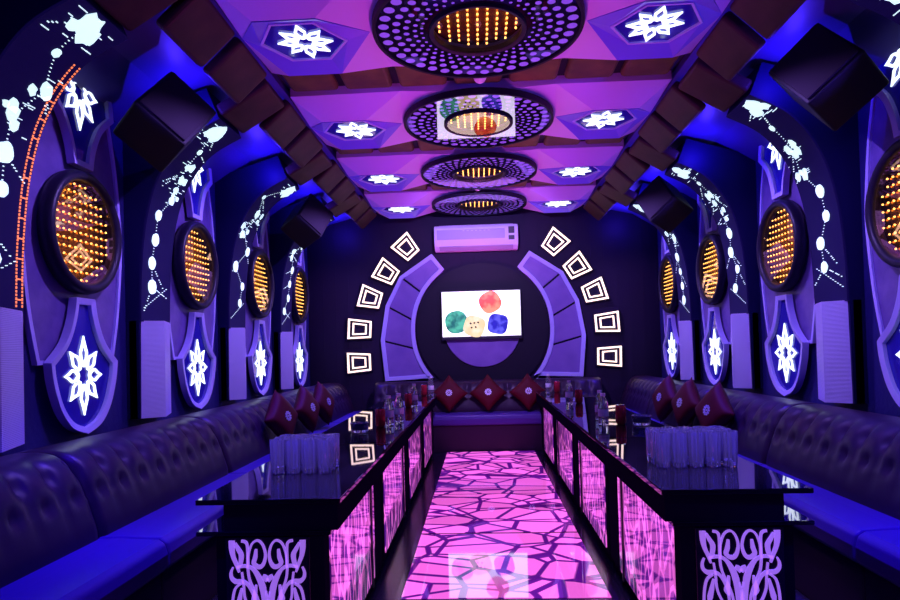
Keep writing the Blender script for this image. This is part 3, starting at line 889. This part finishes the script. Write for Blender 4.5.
def emblem_bm():
    bm = bmesh.new(); f = lambda u, v, w: (u, -.069-w, v)
    for k in range(10):
        a = 2*PI*k/10
        prism(bm, circle(.0085, 8, .036*cos(a), .036*sin(a)), f, -.004, .004)
    ring(bm, circle(.026, 20), circle(.019, 20), f, -.004, .004)
    prism(bm, circle(.008, 10), f, -.004, .004)
    return bm
pil0 = None
PIL = [((-.40, 7.05, .68), 0, 0, 'red cushion with silver emblem, left one on the back sofa'),
       ((.045, 7.05, .68), 0, 0, 'red cushion with silver emblem, middle one on the back sofa'),
       ((.50, 7.05, .68), 0, 0, 'red cushion with silver emblem, right one on the back sofa'),
       ((-1.545, 4.60, .68), PI/2-.25, 1, 'red cushion nearest on the left wall sofa'),
       ((-1.545, 5.28, .68), PI/2-.2, 1, 'red cushion in the middle on the left wall sofa'),
       ((-1.545, 5.84, .68), PI/2-.2, 1, 'red cushion farthest on the left wall sofa'),
       ((1.59, 4.40, .68), -PI/2+.25, 1, 'red cushion nearest on the right wall sofa'),
       ((1.59, 4.98, .68), -PI/2+.2, 1, 'red cushion in the middle on the right wall sofa'),
       ((1.59, 5.54, .68), -PI/2+.2, 1, 'red cushion farthest on the right wall sofa')]
for loc, rz, kind, lab in PIL:
    if pil0 is None:
        t = pil0 = thing('cushion', lab, 'cushion', loc, 0, 'red emblem cushions')
        o = obj('cover', cushion_bm(), M['red_velvet'], t, True); o.rotation_euler = (0, PI/4, 0)
        obj('emblem', emblem_bm(), M['silver'], t)
    else:
        t = dup(pil0, loc, 0, lab)
    t.rotation_euler = (math.radians(-14), 0, rz)
    if kind == 0: t.scale = (.87,)*3; t.location.z = .655

# ------------------------------------------------------------------ drinks
ZT = .675
def make_glass(label, loc):
    o_ = bmesh.new()
    n = 24
    fl = lambda a: 1.03 if round(a*12/PI) % 2 else .88
    lathe(o_, [(0, 0), (.024, 0), (.026, .004), (.0275, .03), (.029, .08), (.0305, .14), (.0295, .1405), (.0285, .138)], n, rf=fl)
    bmi = o_
    lathe(bmi, [(.0285, .138), (.027, .08), (.0255, .032), (.022, .022), (0, .020)], n)
    bmesh.ops.remove_doubles(bmi, verts=bmi.verts[:], dist=.0004)
    g = obj('tumbler', bmi, M['glass'], None)
    g.location = loc
    return tag(g, label, 'drinking glass', 'clear tumblers grouped on the tables')
rw = ['front row', 'second row', 'third row', 'back row']; pos5 = ['leftmost', 'second from left', 'middle', 'second from right', 'rightmost']; pos4 = ['leftmost', 'second from left', 'second from right', 'rightmost']
g0 = None
for (cx, cy, nx, ny, tb) in ((-.775, 2.50, 4, 3, 'left'), (.815, 2.50, 5, 3, 'right')):
    for j in range(ny):
        for k in range(nx):
            loc = (cx+(k-(nx-1)/2)*.0655, cy+j*.066, ZT)
            lab = f'clear tumbler, {(pos4 if nx == 4 else pos5)[k]} in {["front row", "middle row", "back row"][j]}, nearest {tb} table'
            if g0 is None: g0 = make_glass(lab, loc)
            else:
                g = g0.copy(); C.objects.link(g); g.location = loc; g['label'] = lab; g.rotation_euler = (0, 0, (j*nx+k)*.7)

def make_can(label, loc):
    t = thing('drink_can', label, 'can', loc, 0, 'red drink cans on the tables')
    bm = bmesh.new(); lathe(bm, [(0, .003), (.022, 0), (.026, .004), (.032, .014), (.032, .106), (.028, .116), (.0265, .118)], 28); obj('body', bm, M['red_can'], t, True)
    bm = bmesh.new(); lathe(bm, [(.0275, .1155), (.0275, .1205), (.025, .1205), (.0245, .117), (0, .117)], 28); obj('lid', bm, M['chrome'], t)
    bm = bmesh.new(); box(bm, -.007, .007, -.012, .010, .1172, .1186); obj('pull_tab', bm, M['chrome'], t)
    return t
def make_bottle(label, loc):
    t = thing('water_bottle', label, 'bottle', loc, 0, 'clear water bottles on the tables')
    bm = bmesh.new(); lathe(bm, [(0, .006), (.02, 0), (.03, .004), (.032, .012), (.0305, .03), (.032, .04), (.032, .115), (.0305, .122), (.031, .13), (.026, .15), (.016, .168), (.0135, .175), (.0135, .184), (0, .184)], 28); obj('body', bm, M['bottle'], t, True)
    bm = bmesh.new(); lathe(bm, [(.0322, .055), (.0328, .056), (.0328, .098), (.0322, .099)], 28); obj('label', bm, M['label_white'], t, True)
    bm = bmesh.new(); lathe(bm, [(0, .196), (.0145, .196), (.0155, .193), (.0155, .178), (.0138, .178)], 24); obj('cap', bm, M['white_plastic'], t)
    return t
def make_ashtray(label, loc):
    t = thing('ashtray', label, 'ashtray', loc, 0, 'cut glass ashtrays on the tables')
    bm = bmesh.new()
    lathe(bm, [(0, 0), (.045, 0), (.05, .008), (.054, .055), (.052, .058), (.046, .056), (.041, .02), (0, .018)], 40, rf=lambda a: 1+.045*abs(cos(a*6)))
    obj('bowl', bm, M['glass'], t, True)
    bm = bmesh.new(); lathe(bm, [(.0545, .048), (.057, .052), (.057, .06), (.053, .063), (.050, .06)], 32); obj('rim', bm, M['glass'], t, True)
    return t
can0 = make_can('red drink can beside bottles on the second left table', (-.69, 3.98, ZT))
bot0 = make_bottle('clear water bottle standing next to the red can, second left table', (-.645, 4.05, ZT))
ash0 = make_ashtray('round cut glass ashtray on the second left table', (-.775, 3.72, ZT))
dup(bot0, (-.60, 4.22, ZT), .8, 'clear water bottle by the aisle edge, far end of the second left table')
dup(can0, (-.665, 5.32, ZT), .5, 'red drink can on the third left table')
dup(bot0, (-.62, 5.38, ZT), 1.1, 'clear water bottle beside the red can, third left table')
dup(can0, (-.64, 6.56, ZT), .9, 'red drink can on the farthest left table')
dup(bot0, (-.575, 6.66, ZT), 1.4, 'clear water bottle on the farthest left table')
dup(can0, (.825, 3.86, ZT), .3, 'red drink can beside the ashtray on the second right table')
dup(bot0, (.715, 3.84, ZT), .3, 'clear water bottle by the aisle edge, second right table')
dup(bot0, (.745, 4.10, ZT), 1.0, 'clear water bottle behind the red can, second right table')
dup(ash0, (.935, 3.80, ZT), .2, 'round cut glass ashtray on the second right table')
dup(bot0, (.715, 5.30, ZT), .6, 'clear water bottle on the third right table')
dup(can0, (.80, 5.32, ZT), .8, 'red drink can on the third right table')
dup(bot0, (.685, 6.62, ZT), .2, 'clear water bottle on the farthest right table')
dup(can0, (.775, 6.62, ZT), .1, 'red drink can on the farthest right table')

# ------------------------------------------------------------------ light
def spot(loc, target, col, power, angle=70, blend=.6, size=.0, name='spot'):
    l = bpy.data.lights.new(name, 'SPOT'); l.color = col; l.energy = power; l.spot_size = math.radians(angle); l.spot_blend = blend
    l.shadow_soft_size = size
    o = bpy.data.objects.new(name, l); C.objects.link(o); o.location = loc
    o.rotation_euler = (Vector(target)-Vector(loc)).to_track_quat('-Z', 'Y').to_euler()
    return o
def point(loc, col, power, size=.0, name='lamp'):
    l = bpy.data.lights.new(name, 'POINT'); l.color = col; l.energy = power; l.shadow_soft_size = size
    o = bpy.data.objects.new(name, l); C.objects.link(o); o.location = loc
    return o
BLUE = (.05, .02, 1.0); VIO = (.36, .21, 1.0); PINK = (1.0, .12, .85)
for s in (-1, 1):
    for i, y in enumerate(BAY):
        point((s*1.66, y+.34, 2.60), BLUE, 6)                       # cove lamps
        spot((s*.9, y, 2.66), (s*2.1, y, 1.25), VIO, 105, 85, .8)     # wall washers
        spot((s*1.3, y-.1, 2.60), (s*1.5, y-.3, .4), (.03, .0, 1.0), 300, 46, .9) # down on the seats
        spot((s*1.9, y-.42, 2.15), (s*.95, y, 2.75), (.12, .05, 1.0), 20, 70, .8) # added unseen spots, up at the hexagons to turn them blue
for s in (-1, 1): spot((s*1.2, 1.7, 2.6), (s*1.5, 1.95, .4), (.03, .0, 1.0), 330, 46, .9)
for i, y in enumerate(BAY):
    spot((0, y, 1.2), (0, y, 2.8), PINK, 42, 112, .9)  # added unseen spots in mid-air, turning the ceiling pink
spot((0, 4.9, 2.62), (0, 7.5, 1.55), (.42, .25, 1.0), 280, 80, .7)
spot((0, -.6, 2.2), (0, 4.0, 1.3), (.12, .05, 1.0), 80, 100, .8, .05)  # added fill light from behind the viewpoint
for x in (-.78, .82):  # added spots above the view, putting highlights on the tumblers
    spot((x*1.3, 1.7, 2.55), (x, 2.55, .75), (.30, .2, 1.0), 260, 26, .4, .16)
    spot((x*.5, 2.0, 2.55), (x, 2.55, .75), (.65, .5, 1.0), 170, 24, .4, .10)
w = bpy.data.worlds.new('room_dark'); SC.world = w; w.use_nodes = True
w.node_tree.nodes['Background'].inputs['Color'].default_value = (.01, .004, .05, 1)
w.node_tree.nodes['Background'].inputs['Strength'].default_value = .3

# ------------------------------------------------------------------ camera
cam = bpy.data.cameras.new('camera'); co = bpy.data.objects.new('camera', cam); C.objects.link(co)
cam.sensor_width = 36; cam.lens = 24.64; cam.clip_start = .05
yaw, pitch, roll = math.radians(2.79), math.radians(1.0), math.radians(-1.5)
R = Matrix.Rotation(yaw, 4, 'Z') @ Matrix.Rotation(PI/2+pitch, 4, 'X') @ Matrix.Rotation(roll, 4, 'Z')
co.matrix_world = Matrix.Translation((-.03, 0, 1.17)) @ R
cam.shift_y = .0420
SC.camera = co
SC.view_settings.view_transform = 'Standard'; SC.view_settings.look = 'None'
SC.view_settings.exposure = 0; SC.view_settings.gamma = 1
SC.cycles.use_denoising = True
SC.cycles.max_bounces = 14; SC.cycles.transmission_bounces = 12; SC.cycles.glossy_bounces = 8; SC.cycles.transparent_max_bounces = 16
SC.cycles.sample_clamp_indirect = 4.0
SC.cycles.caustics_refractive = False; SC.cycles.caustics_reflective = False
